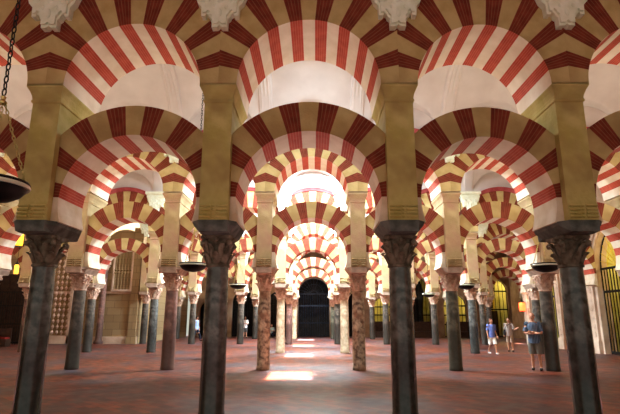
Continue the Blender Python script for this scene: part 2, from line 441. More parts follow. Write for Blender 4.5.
def brick_courses(m, mortar):
    # thin mortar joints between the bricks of a red voussoir, running along the radius
    nt = m.node_tree; N = nt.nodes; L = nt.links; b = N['Principled BSDF']; src = b.inputs['Base Color'].links[0].from_socket
    uv = N.new('ShaderNodeUVMap'); sp = N.new('ShaderNodeSeparateXYZ'); L.new(uv.outputs[0], sp.inputs[0])
    fr = N.new('ShaderNodeMath'); fr.operation = 'PINGPONG'; L.new(sp.outputs['X'], fr.inputs[0]); fr.inputs[1].default_value = .5
    mr = N.new('ShaderNodeMapRange'); L.new(fr.outputs[0], mr.inputs['Value']); mr.inputs['From Min'].default_value = .05; mr.inputs['From Max'].default_value = .13
    mr.inputs['To Min'].default_value = .75; mr.inputs['To Max'].default_value = 0
    mx = N.new('ShaderNodeMix'); mx.data_type = 'RGBA'; L.new(mr.outputs['Result'], mx.inputs['Factor']); L.new(src, mx.inputs['A']); mx.inputs['B'].default_value = mortar
    L.new(mx.outputs['Result'], b.inputs['Base Color'])
brick_courses(M_red, srgb(150, 92, 66)); brick_courses(M_sred, srgb(206, 124, 100))
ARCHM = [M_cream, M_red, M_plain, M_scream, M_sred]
sl, su = radians(11.7), radians(10.3)
SPR = 3.27
def make_lower(hw, cr=0.0):
    RI = hw - .345; ZC = 4.945 - cr - RI; RO = RI + .57; HX = hw - PH
    def outer(a):
        s_ = sin(a); r = min(RO, HX / s_) if s_ > 1e-6 else RO
        return max(r, RI + .005)
    t = thing('horseshoe_arch', '', 'arch')
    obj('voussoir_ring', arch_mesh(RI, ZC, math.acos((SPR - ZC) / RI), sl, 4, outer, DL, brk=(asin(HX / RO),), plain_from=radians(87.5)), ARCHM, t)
    return t
def make_upper(hw, cr=0.0):
    UI = hw - .33; UC = 7.03 - cr - UI; UO = UI + .83
    def outer(a):
        s_ = sin(a); return min(UO, hw / s_) if s_ > 1e-6 else UO
    t = thing('upper_arch', '', 'arch')
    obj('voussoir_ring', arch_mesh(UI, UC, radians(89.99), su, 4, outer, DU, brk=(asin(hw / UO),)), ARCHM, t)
    bm = bmesh.new(); a1 = asin(1.27 / 2.26); n = 16
    def ring(a):
        return [(r * sin(a), y, UC + r * cos(a)) for r, y in ((UO, -DU), (UO + .02, -DU - .05), (UO + .09, -DU - .07), (UO + .16, -DU - .11), (UO + .19, -DU - .11), (UO + .19, -DU))]
    loft(bm, [ring(-a1 + 2 * a1 * i / n) for i in range(n + 1)])
    r = obj('hood_moulding', bm, M_rim, t); r['label'] = 'dull rose moulding following the back of the arch'
    bm = bmesh.new(); n = 32; cols = []
    for i in range(n + 1):
        x = -hw + 2 * hw * i / n; zl = UC + sqrt(UO ** 2 - x * x) - .02
        cols.append([bm.verts.new(p) for p in ((x, -DU + .004, zl), (x, -DU + .004, 9.05), (x, DU - .004, 9.05), (x, DU - .004, zl))])
    for A, B in zip(cols, cols[1:]):
        for i in range(4): bm.faces.new((A[i], A[(i + 1) % 4], B[(i + 1) % 4], B[i]))
    bm.faces.new(cols[0]); bm.faces.new(cols[-1])
    obj('spandrel_wall', bm, M_plaster, t)
    return t
DP = .60
def make_pier(mo, mi_):
    t = thing('arcade_pier', '', 'pier')
    bm = bmesh.new(); box(bm, -PH, PH, -DP, DP, 3.27, 5.42)
    obj('pier_shaft', bm, mo, t)
    bm = bmesh.new()
    prof = [(0, 0, 5.42), (.02, .03, 5.44), (.02, .03, 5.475), (.008, .015, 5.49), (.015, .03, 5.55), (.04, .07, 5.63), (.08, .12, 5.70), (.08, .12, 5.755)]
    loft(bm, [[(-PH - e, -DP - g, z), (PH + e, -DP - g, z), (PH + e, DP + g, z), (-PH - e, DP + g, z)] for e, g, z in prof])
    obj('impost_moulding', bm, mo, t)
    for s in (-1, 1):
        bm = bmesh.new(); y = s * DP
        box(bm, -.245, .245, min(y, y + s * .012), max(y, y + s * .012), 3.285, 3.56)
        for i in range(4):
            z = 3.30 + i * .064
            for xa, xb in ((-.235, -.05), (.05, .235)):
                v = [(0, 0), (.03, .01), (.042, .026), (.03, .042), (0, .052)]
                loft(bm, [[(xa, y + s * (a + .01), z + b) for a, b in v], [(xb, y + s * (a + .01), z + b) for a, b in v]])
            ell(bm, (0, y + s * .02, z + .026), (.045, .03, .026), sub=1)
        obj('roll_corbel', bm, mo, t)
    return t
def carved_capital(seed=1):
    bm = bmesh.new(); rnd = random.Random(seed)
    lathe(bm, [(.19, 2.52), (.215, 2.53), (.215, 2.56), (.185, 2.575), (.18, 2.72), (.2, 2.86), (.245, 2.95)], 20)
    def leaf(a, z0, h, w, out, r0_):
        pts = []
        prof = [(0, 0, 1.0), (.35, .03, 1.05), (.7, .07, .95), (.92, .13, .7), (1.0, out, .45), (.93, out + .02, .28)]
        ca, sa = cos(a), sin(a); rings = []
        for t, o, ww in prof:
            r = r0_ + o; z = z0 + h * t; w2 = w * ww
            ring = []
            for s_, dr in ((-1, -.012), (-.5, .012), (0, .022), (.5, .012), (1, -.012), (0, -.03)):
                tx = s_ * w2; rr_ = r + dr
                ring.append((rr_ * ca - tx * sa, rr_ * sa + tx * ca, z))
            rings.append(ring)
        loft(bm, rings)
    for i in range(8): leaf(2 * pi * i / 8, 2.565, .19, .062, .085, .185)
    for i in range(8): leaf(2 * pi * (i + .5) / 8, 2.66, .23, .06, .10, .19)
    for i in range(4):
        a = pi / 4 + i * pi / 2
        p = [(.2, 2.72), (.24, 2.82), (.285, 2.9), (.325, 2.925), (.35, 2.90), (.345, 2.865), (.32, 2.865)]
        tube(bm, [(r * cos(a), r * sin(a), z) for r, z in p], [.03, .036, .038, .036, .034, .03, .022], 8)
        ell(bm, ((.335) * cos(a), .335 * sin(a), 2.885), (.05, .05, .048), sub=1)
        b = i * pi / 2
        ell(bm, (.26 * cos(b), .26 * sin(b), 2.95), (.05, .05, .045), sub=1)
    # abacus with concave sides
    def ab(s, z):
        pts = []
        for q in range(4):
            a = pi / 4 + q * pi / 2
            for d_, r in ((-.14, .36), (.14, .36)): pts.append((s * r * cos(a + d_), s * r * sin(a + d_), z))
            m = a + pi / 4; pts.append((s * .235 * cos(m), s * .235 * sin(m), z))
        return pts
    loft(bm, [ab(.94, 2.955), ab(1.0, 2.975), ab(1.0, 3.01)])
    for v in bm.verts: v.co.z = 2.52 + (v.co.z - 2.52) * 1.12
    return bm
def oct_ring(ax, ay, cx_, cy_, z):
    return [(ax, -cy_, z), (cx_, -ay, z), (-cx_, -ay, z), (-ax, -cy_, z), (-ax, cy_, z), (-cx_, ay, z), (cx_, ay, z), (ax, cy_, z)]
def make_column(mat, capm, impm):
    t = thing('column', '', 'column')
    bm = bmesh.new()
    lathe(bm, [(.218, 0), (.222, .02), (.222, .10), (.214, .12), (.212, .8), (.206, 1.5), (.196, 2.2), (.190, 2.48), (.190, 2.53)], 28)
    obj('shaft', bm, mat, t, smooth=True)
    obj('capital', carved_capital(), capm, t, smooth=True)
    bm = bmesh.new()
    loft(bm, [oct_ring(.25, .56, .22, .34, 3.068), oct_ring(.265, .60, .245, .37, 3.085), oct_ring(.36, .612, .25, .455, 3.20), oct_ring(.385, .615, .25, .455, 3.27)])
    obj('impost_block', bm, impm, t)
    return t
def make_bracket():
    half = [(0, .045), (.04, 0), (.14, -.005), (.145, .16), (.185, .19), (.20, .245), (.25, .28), (.27, .225), (.34, .225), (.35, .42), (.42, .50), (.50, .74), (.50, .86)]
    bm = bmesh.new()
    def outl(s, lift): return [(x * s, 6.80 + lift + z) for i, (x, z) in enumerate(half)]
    for s, lift, y0, y1 in ((1, 0, 0, -.14), (.90, .045, -.13, -.19)):
        o = outl(s, lift); pts = o + [(-x, z) for x, z in reversed(o[1:])]
        prism(bm, [(x, min(z, 7.72)) for x, z in pts], y0, y1)
    # moulded shelf and rosettes
    box(bm, -.54, .54, -.26, .0, 7.66, 7.78); box(bm, -.47, .47, -.215, -.0, 7.50, 7.53)
    for x in (-.24, 0, .24): ell(bm, (x, -.19, 7.32), (.06, .022, .06), sub=2)
    for x in (-.12, .12): ell(bm, (x, -.19, 7.18), (.035, .02, .05), sub=2)
    ell(bm, (0, -.19, 7.05), (.045, .022, .1), sub=2)
    return bm

ROWW = {1: 'front arcade', 2: 'second arcade', 3: 'third arcade', 4: 'fourth arcade', 5: 'rear arcade'}
ORD = ['', 'first', 'second', 'third', 'fourth', 'fifth', 'sixth', 'seventh']
def colpos(k):
    n = int(abs(k) + .5); return '%s %s of the centre aisle' % (ORD[n], 'left' if k < 0 else 'right')
def baypos(k):
    return 'over the centre aisle' if k == 0 else '%s bay %s of the centre' % (ORD[abs(k)], 'left' if k < 0 else 'right')
COLS = {1: (-2.5, 2.5), 2: (-4.5, 3.5), 3: (-5.5, 4.5), 4: (-2.5, 4.5), 5: (-2.5, 4.5)}
COLS[2] = (-4.5, 4.5); COLS[3] = (-5.5, 4.5); COLS[4] = (-3.5, 4.5); COLS[5] = (-3.5, 5.5)
SPEC = {(2, -.5): 'brown', (2, .5): 'brown', (2, -1.5): 'rose', (2, 1.5): 'green', (3, .5): 'pale', (3, -.5): 'pale', (4, -.5): 'rose', (4, .5): 'grey', (5, -.5): 'pale', (5, .5): 'green', (3, -4.5): 'rose'}
CW = {'black': 'nearly black marble', 'grey': 'mottled grey marble', 'brown': 'speckled brown marble', 'rose': 'rose marble', 'green': 'greenish grey marble', 'pale': 'pale honey marble'}
colproto = {}
def place_column(r, k):
    ms = SPEC.get((r, k), 'black' if r == 1 or (abs(k) + r) % 2 > .9 and r < 4 else 'grey')
    key = (ms, r == 1)
    if key not in colproto:
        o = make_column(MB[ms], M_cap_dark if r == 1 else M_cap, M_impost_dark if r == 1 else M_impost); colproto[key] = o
    else: o = copy_tree(colproto[key])
    o.location = (colx(r, k), row_y(r), 0)
    tag(o, '%s column with carved capital, %s, %s' % (CW[ms], ROWW[r], colpos(k)), 'column', 'marble columns of the ' + ROWW[r])
pierp = {}; brp = None; lowd = {}; upd = {}
def frange(a, b):
    x = a
    while x <= b + 1e-6: yield x; x += 1
for r in range(1, 6):
    k0, k1 = COLS[r]; y = row_y(r)
    for k in frange(k0, k1):
        if (k == 4.5 and r < 5) or k == 5.5: continue          # the arches die into the side wall there
        place_column(r, k)
        pk = r > 1
        if pk not in pierp: pierp[pk] = o = make_pier(M_ochre2 if pk else M_ochre, None)
        else: o = copy_tree(pierp[pk])
        o.location = (colx(r, k), y, 0)
        tag(o, 'ochre stone pier between the arches, %s, %s' % (ROWW[r], colpos(k)), 'pier', 'stone piers of the ' + ROWW[r])
        if brp is None: brp = o = obj('carved_bracket', make_bracket(), M_brk, smooth=False)
        else: o = brp.copy(); C.objects.link(o)
        o.location = (colx(r, k), y - DU, 0)
        tag(o, 'white carved plaster bracket high between upper arches, %s, %s' % (ROWW[r], colpos(k)), 'bracket', 'carved brackets of the ' + ROWW[r])
    for k in frange(k0 + .5, k1 - .5):
        k = int(round(k)); a, b_ = colx(r, k - .5), colx(r, k + .5); hw = round((b_ - a) / 2, 4); cx = (a + b_) / 2
        if hw not in lowd: cr = (1.625 - hw) * 1.1 if r == 1 else 0; lowd[hw] = o = make_lower(hw, cr); u = upd[hw] = make_upper(hw, cr)
        else: o = copy_tree(lowd[hw]); u = copy_tree(upd[hw])
        o.location = (cx, y, 0); u.location = (cx, y, 0)
        tag(o, 'lower red and cream horseshoe arch, %s, %s' % (ROWW[r], baypos(k)), 'arch', 'lower horseshoe arches of the ' + ROWW[r])
        tag(u, 'upper red and cream round arch, %s, %s' % (ROWW[r], baypos(k)), 'arch', 'upper round arches of the ' + ROWW[r])

# ------------------------------------------------------------------ end wall furniture: grilles, door
def grille(name, label, loc, w, zs, kind, rz=0, bars=.16, fan=False, mids=(2.3,), mat=None):
    t = thing(name, label, 'grille', loc, rz)
    bm = bmesh.new(); out = arch_outline(w, zs, kind)
    tube(bm, [(x, 0, z) for x, z in out], .035, 6)
    obj('frame', bm, mat or M_iron, t)
    bm = bmesh.new(); n = int(2 * w / bars)
    def top(x):
        if fan: return zs
        best = zs
        for (xa, za), (xb, zb) in zip(out, out[1:]):
            if min(xa, xb) <= x <= max(xa, xb) and abs(xa - xb) > 1e-6: best = max(best, za + (zb - za) * (x - xa) / (xb - xa))
        return best
    for i in range(1, n):
        x = -w + 2 * w * i / n; s = .02
        box(bm, x - s, x + s, -s, s, .05, top(x))
    o = obj('bars', bm, mat or M_iron, t)
    for z in list(mids) + [zs, .08]:
        bm = bmesh.new(); box(bm, -w, w, -.03, .03, z - .055, z + .055); obj('crossbar', bm, mat or M_iron, t)
    if fan:
        bm = bmesh.new()
        for i in range(1, 12):
            a = pi * i / 12
            c = Vector((w * .25 * cos(a), 0, zs + w * .2 * sin(a))); hit = None
            R = 3 * w; e = Vector((R * cos(a), 0, zs + R * sin(a)))
            for (xa, za), (xb, zb) in zip(out, out[1:]):
                # intersection of ray with outline segment
                d = Vector((cos(a), sin(a))); q = Vector((xb - xa, zb - za)); den = d.x * q.y - d.y * q.x
                if abs(den) < 1e-9: continue
                w0 = Vector((xa, za - zs)); t_ = (w0.x * q.y - w0.y * q.x) / den; u_ = (w0.x * d.y - w0.y * d.x) / den
                if t_ > 0 and 0 <= u_ <= 1: hit = Vector((cos(a) * t_, 0, zs + sin(a) * t_))
            if hit: tube(bm, [c, hit], .018, 5)
        tube(bm, [(w * .25 * cos(pi * i / 10), 0, zs + w * .2 * sin(pi * i / 10)) for i in range(11)], .025, 5)
        tube(bm, [(w * .62 * cos(pi * i / 14), 0, zs + w * .62 * sin(pi * i / 14)) for i in range(15)], .018, 5)
        obj('fan_tracery', bm, mat or M_gold, t)
    return t
M_bluedoor = noisemat('dark_blue_grey_metal', srgb(24, 28, 38), srgb(46, 52, 66), 4, .4, .1, 20, metal=.3)
grille('door_screen', 'tall dark arched screen closing the far doorway of the centre aisle', (X0, YE + .3, 0), 1.36, 3.75, 'round', bars=.2, mids=(2.7, 1.2), fan=True, mat=M_bluedoor)
grille('iron_grille', 'black iron grille before a dark chapel, rear wall, first left of the central doorway', (col_x(-1), YE + .25, 0), 1.03, 2.9, 'round')
grille('iron_grille', 'black iron grille before a dark chapel, rear wall, second left of the central doorway', (col_x(-2), YE + .25, 0), .98, 3.0, 'round')
for k, wds in ((2, 'second right of the central doorway'), (3, 'third right of the central doorway'), (4, 'fourth right of the central doorway')):
    w, zs, kd = op[k]
    grille('iron_grille', 'black iron grille before a yellow-lit chapel, rear wall, ' + wds, (col_x(k), YE + .25, 0), w - .02, zs, kd, bars=.28, mids=(1.9, 1.1))
grille('iron_grille', 'black iron grille before the yellow-lit chapel in the far right corner', (16.05, YE + .25, 0), 1.03, 4.0, 'round', bars=.3, mids=(2.4,))
for i, c in enumerate(PORT):
    if c < 20: continue
    grille('portal_grille', ['', '', 'tall pointed iron grille with gilded fan, lit yellow, at the right edge', 'pointed iron grille lit yellow, farther along the right wall'][i], (XR + .3, c, 0), 1.48, 4.0, 'point', rz=pi / 2, bars=.22, fan=True, mids=(2.9,))
    # carved frame
    t = thing('carved_portal', ['', '', 'carved rosy stone frame around the yellow portal at the right edge', 'carved rosy stone frame around the farther right wall portal'][i], 'portal', (XR, c, 0), pi / 2)
    for s in (-1, 1):
        bm = bmesh.new(); box(bm, s * 1.95 - .3, s * 1.95 + .3, 0, .18, 0, .6); box(bm, s * 1.95 - .24, s * 1.95 + .24, 0, .12, .6, 4.2); box(bm, s * 1.95 - .32, s * 1.95 + .32, 0, .2, 4.2, 4.45)
        for q in range(8): ell(bm, (s * 1.95, .12, .9 + q * .42), (.13, .04, .16), sub=2)
        obj('pilaster', bm, M_pinkwall, t)
    bm = bmesh.new(); o1 = arch_outline(1.56, 4.0, 'point'); o2 = arch_outline(1.8, 4.0, 'point')
    for a in (o1, o2): tube(bm, [(x, .05, z) for x, z in a[1:-1]], .06, 6)
    obj('archivolt', bm, M_pinkwall, t)

# altar furniture in the far right chapel
t = thing('altarpiece', 'gilded altarpiece with a dark painting in the lit far right chapel', 'altarpiece', (16.05, YE + 2.2, 0))
bm = bmesh.new(); box(bm, -.8, .8, -.1, .3, 0, 2.3); obj('base', bm, M_wood, t)
bm = bmesh.new(); box(bm, -.42, .42, -.08, .02, 2.55, 3.6); obj('painting', bm, M_dark, t)
bm = bmesh.new(); lathe(bm, [(.35, 3.7), (.2, 3.8), (.16, 4.1), (.3, 4.25), (.12, 4.4), (.1, 4.7), (.26, 4.9), (.05, 5.2)], 14)
for s in (-1, 1): ell(bm, (s * .32, 0, 4.3), (.2, .1, .25)); box(bm, s * .5 - .06, s * .5 + .06, -.1, .02, 2.4, 3.75)
box(bm, -.58, .58, -.12, .02, 3.6, 3.75); box(bm, -.58, .58, -.12, .02, 2.3, 2.5)
obj('gilded_carving', bm, M_gold, t)

t = thing('dark_arch_shape', 'tall black shape added for the dark arch, narrow lit chapel right of the doorway', 'dark shape', (col_x(3) + .05, YE + 1.0, 0))  # solid black shape added in place of a dark arched opening
bm = bmesh.new(); loft(bm, [[(x * w, y * w * .6, z) for x, y in ((-1, -1), (-.5, -1.15), (0, -.9), (.5, -1.15), (1, -1), (1, 1), (-1, 1))] for w, z in ((.42, 0), (.40, 2.2), (.46, 3.2), (.5, 4.0), (.3, 4.8), (.06, 5.2))])
obj('dark_shape_body', bm, M_iron, t)
bm = bmesh.new(); lathe(bm, [(.04, 5.15), (.09, 5.25), (.02, 5.4)], 8); obj('dark_shape_tip', bm, M_iron, t)
# dark low benches before the lit chapels
for k in (2, 3, 4):
    bm = bmesh.new(); x = col_x(k)
    box(bm, -1.0, 1.0, 0, .5, .0, .5); box(bm, -1.0, 1.0, .42, .5, .5, 1.35)
    for s in (-1, 1): box(bm, s * .98 - .04, s * .98 + .04, -.02, .5, 0, .75)
    o = obj('bench', bm, M_wood); o.location = (x, YE - .9, 0)
    tag(o, 'dark wooden bench before the yellow-lit chapel, %s right of the central doorway' % ORD[k], 'bench', 'benches by the rear wall')

# ------------------------------------------------------------------ left wall furniture
t = thing('carved_lattice', 'tall stone lattice window of slender bars on the left ashlar wall', 'lattice', (-12.64, YLB, 3.3))
bm = bmesh.new()
for i in range(6):
    x = -.5 + 1.0 * i / 5
    lathe(bm, [(.05, 0.1), (.05, 1.1), (.1, 1.2), (.05, 1.3), (.1, 1.4), (.05, 1.5), (.05, 2.6)], 8, (x, -.06))
obj('bars', bm, M_ashlar, t, smooth=True)
bm = bmesh.new(); box(bm, -.66, -.56, -.16, 0, 0, 2.8); box(bm, .56, .66, -.16, 0, 0, 2.8); box(bm, -.66, .66, -.2, 0, 0, .12); box(bm, -.66, .66, -.16, 0, 2.68, 2.8)
obj('frame', bm, M_pinkwall, t)
t = thing('engaged_column', 'slim pinkish column standing against the left ashlar wall', 'column', (-13.75, YLB - .3, 0))
bm = bmesh.new(); lathe(bm, [(.3, 0), (.3, .15), (.22, .25), (.2, .4), (.19, 4.6), (.2, 4.7)], 16); obj('shaft', bm, MB['rose'], t, smooth=True)
o = obj('capital', carved_capital(3), M_cap, t, smooth=True); o.location = (0, 0, 2.15)
for px, lab in ((-15.0, 'flat ochre pilaster on the left ashlar wall, left of the slim column'), (-11.75, 'flat ochre pilaster at the right end of the left ashlar wall')):
    bm = bmesh.new(); box(bm, -.25, .25, -.14, 0, .45, 7.2); box(bm, -.31, .31, -.2, 0, 0, .45); box(bm, -.31, .31, -.2, 0, 7.2, 7.5)
    o = obj('pilaster', bm, M_ashlar); o.location = (px, YLB, 0); tag(o, lab, 'pilaster')
t = thing('carved_screen', 'pierced carved stone screen on the left wall between the left columns', 'screen', (-16.6, YLB, 0))
bm = bmesh.new()
for i in range(5):
    for j in range(14):
        x = -.6 + 1.2 * i / 4; z = .7 + j * .35
        lathe(bm, [(.02, z - .15), (.11, z), (.02, z + .15)], 6, (x, -.06))
obj('lattice', bm, M_pinkwall, t)
bm = bmesh.new(); box(bm, -.85, -.7, -.2, 0, 0, 5.8); box(bm, .7, .85, -.2, 0, 0, 5.8); box(bm, -.85, .85, -.2, 0, 5.6, 5.8); box(bm, -.85, .85, -.2, 0, 0, .5); obj('frame', bm, M_pinkwall, t)
bm = bmesh.new(); box(bm, -20.7, -18.0, YLB - .16, YLB - .10, 0, 4.4); [box(bm, x, x + .5, YLB - .20, YLB - .16, z, z + .8) for x in (-20.5, -19.9, -19.3, -18.65) for z in (.3, 1.3, 2.3, 3.3)]; struct('dark_opening_panel', bm, M_wood)  # flat dark panel added to stand in for the shade of an opening
t = thing('choir_grille', 'dark iron railing before the wall at the far left edge', 'railing', (-19.4, YLB - 1.2, 0))
bm = bmesh.new()
for i in range(17): box(bm, -1.2 + .15 * i - .012, -1.2 + .15 * i + .012, -.012, .012, 0, 3.2)
obj('bars', bm, M_iron, t)
bm = bmesh.new(); [box(bm, -1.25, 1.25, -.03, .03, z, z + .07) for z in (.1, 1.2, 2.3, 3.15)]; obj('rail', bm, M_iron, t)
M_redcloth = noisemat('dark_red_velvet', srgb(110, 24, 22), srgb(140, 36, 30), 4, .8, 0)
t = thing('pew', 'dark pew with red cushion before the iron railing at far left', 'pew', (-18.6, YLB - 3.2, 0))
bm = bmesh.new(); box(bm, -.9, .9, -.25, .25, .0, .42); box(bm, -.9, .9, .2, .27, .42, 1.0); obj('frame', bm, M_wood, t)
bm = bmesh.new(); box(bm, -.85, .85, -.25, .18, .42, .52); obj('cushion', bm, M_redcloth, t)

# ------------------------------------------------------------------ hanging dish lamps
def dish_lamp():
    t = thing('hanging_lamp', '', 'lamp')
    R = .36
    bm = bmesh.new()
    lathe(bm, [(R * .96, .03), (R * 1.0, .025), (R * 1.02, .01), (R * 1.0, -.005), (R * .95, -.035), (R * .93, -.06), (R * .8, -.12), (R * .58, -.165), (R * .3, -.19), (R * .12, -.2), (.001, -.205)], 36, cap=False)
    lathe(bm, [(R * .96, .03), (R * .88, -.03), (R * .6, -.10), (.001, -.14)], 36, cap=False)
    obj('dish', bm, M_iron, t, smooth=True)
    bm = bmesh.new()
    bmesh.ops.create_cone
    n = 40; rings = [[((R * .985 + .02 * cos(2 * pi * j / 6)) * cos(2 * pi * i / n), (R * .985 + .02 * cos(2 * pi * j / 6)) * sin(2 * pi * i / n), -.024 + .022 * sin(2 * pi * j / 6)) for j in range(6)] for i in range(n + 1)]
    loft(bm, rings, cap=False)
    obj('rim', bm, M_glassw, t, smooth=True)
    bm = bmesh.new()
    def chain(p, q, link=.05, r=.006):
        p, q = Vector(p), Vector(q); L_ = (q - p).length; n = max(1, int(L_ / link)); d = (q - p).normalized()
        a = d.cross(Vector((0, 0, 1)) if abs(d.z) < .95 else Vector((1, 0, 0))).normalized(); b = d.cross(a)
        for i in range(n):
            c = p + (q - p) * ((i + .5) / n); s = a if i % 2 else b
            tube(bm, [c + d * (link * .62 * cos(2 * pi * j / 8)) + s * (link * .28 * sin(2 * pi * j / 8)) for j in range(9)], r, 5)
    for i in range(3):
        a = 2 * pi * i / 3 + .1
        chain((R * .97 * cos(a), R * .97 * sin(a), 0), (.02 * cos(a), .02 * sin(a), .9))
    obj('suspension_chains', bm, M_brass, t)
    bm = bmesh.new(); lathe(bm, [(.001, .87), (.04, .88), (.045, .90), (.02, .93), (.03, .96), (.001, .99)], 12); obj('hub', bm, M_brass, t, smooth=True)
    bm = bmesh.new(); chain((0, 0, .98), (0, 0, 6.94), link=.075, r=.008)
    obj('long_chain', bm, M_iron, t)
    return t
L0 = dish_lamp()
spots = [(-3.36, 4.74, 'large black dish lamp hanging on chains at the left edge'),
         (-3.17, 12.47, 'black dish lamp with pale rim just left of the front column nearest centre'),
         (5.95, 12.47, 'black dish lamp hanging before the capital behind the standing man'),
         (-3.22, 20.2, 'small dark dish lamp just right of the front column left of centre'),
         (6.25, 20.2, 'dark dish lamp hung right of the greenish column, its three chains forming a cone'),
         (6.5, 27.95, 'farthest small dish lamp, seen right of the front column right of centre')]
for i, (x, y, lab) in enumerate(spots):
    o = L0 if i == 0 else copy_tree(L0)
    o.location = (x, y, 3.0); tag(o, lab, 'lamp', 'hanging dish lamps')

# lanterns
def lantern(loc, lab, col, s=6, h=.35, r=.1):
    t = thing('lantern', lab, 'lantern', loc)
    bm = bmesh.new(); lathe(bm, [(r * .8, 0), (r, .05), (r, h), (r * .7, h + .05)], 10); obj('glass', bm, emis('lit_lantern_glass', col, s), t)
    bm = bmesh.new(); lathe(bm, [(r * 1.2, h + .05), (r * .3, h + .15), (.01, h + .25)], 10); lathe(bm, [(r * .9, -.04), (r * .9, 0)], 10)
    tube(bm, [(0, 0, h + .2), (0, 0, 9.9 - loc[2] if loc[0] < 0 else h + .6)], .012, 5); obj('cap', bm, M_iron, t)
    return t
lantern((-12.68, 20.2, 4.62), 'glowing yellow lantern beside the front left capital', srgb(255, 190, 40), 3, .6, .16)
lantern((-14.3, 22.9, 3.65), 'smaller glowing yellow lantern lower at far left', srgb(240, 180, 60), 2.5, .4, .10)
lantern((13.45, 32.0, 2.1), 'glowing orange red lantern on the right wall behind the standing man', srgb(255, 90, 40), 5, .5, .2)
light('lantern_light', 'POINT', (13.2, 31.8, 2.7), 25, (1, .5, .25), .1)
light('lantern_light', 'POINT', (-12.68, 19.9, 4.9), 20, (1, .7, .3), .1)

# ------------------------------------------------------------------ people
def skin_body(name, verts, edges, mat, parent, root=0, sub=1):
    me = bpy.data.meshes.new(name); me.from_pydata([v[:3] for v in verts], edges, [])
    o = bpy.data.objects.new(name, me); C.objects.link(o); o.parent = parent
    me.materials.append(mat)
    m = o.modifiers.new('skin', 'SKIN'); m.use_smooth_shade = True
    for i, v in enumerate(verts):
        sv = me.skin_vertices[0].data[i]; rr_ = v[3] if isinstance(v[3], tuple) else (v[3], v[3])
        sv.radius = rr_; sv.use_root = (i == root)
    s = o.modifiers.new('sub', 'SUBSURF'); s.levels = sub; s.render_levels = sub
    return o
def flatmat(name, c, rough=.85): return noisemat(name, c, tuple(min(1, x * 1.25) for x in c[:3]) + (1,), 8, rough, 0)
M_skin = flatmat('skin', srgb(190, 132, 104), .6)
def stripe_mat(name, c1, c2):
    m, nt, b = newmat(name, .9)
    N = nt.nodes; L = nt.links; tc = N.new('ShaderNodeTexCoord'); w = N.new('ShaderNodeTexWave'); w.inputs['Scale'].default_value = 7; w.bands_direction = 'X'
    L.new(tc.outputs['Object'], w.inputs['Vector']); r = N.new('ShaderNodeValToRGB'); r.color_ramp.elements[0].color = c1; r.color_ramp.elements[1].color = c2
    r.color_ramp.elements[0].position = .45; r.color_ramp.elements[1].position = .55
    L.new(w.outputs['Fac'], r.inputs['Fac']); L.new(r.outputs['Color'], b.inputs['Base Color']); return m
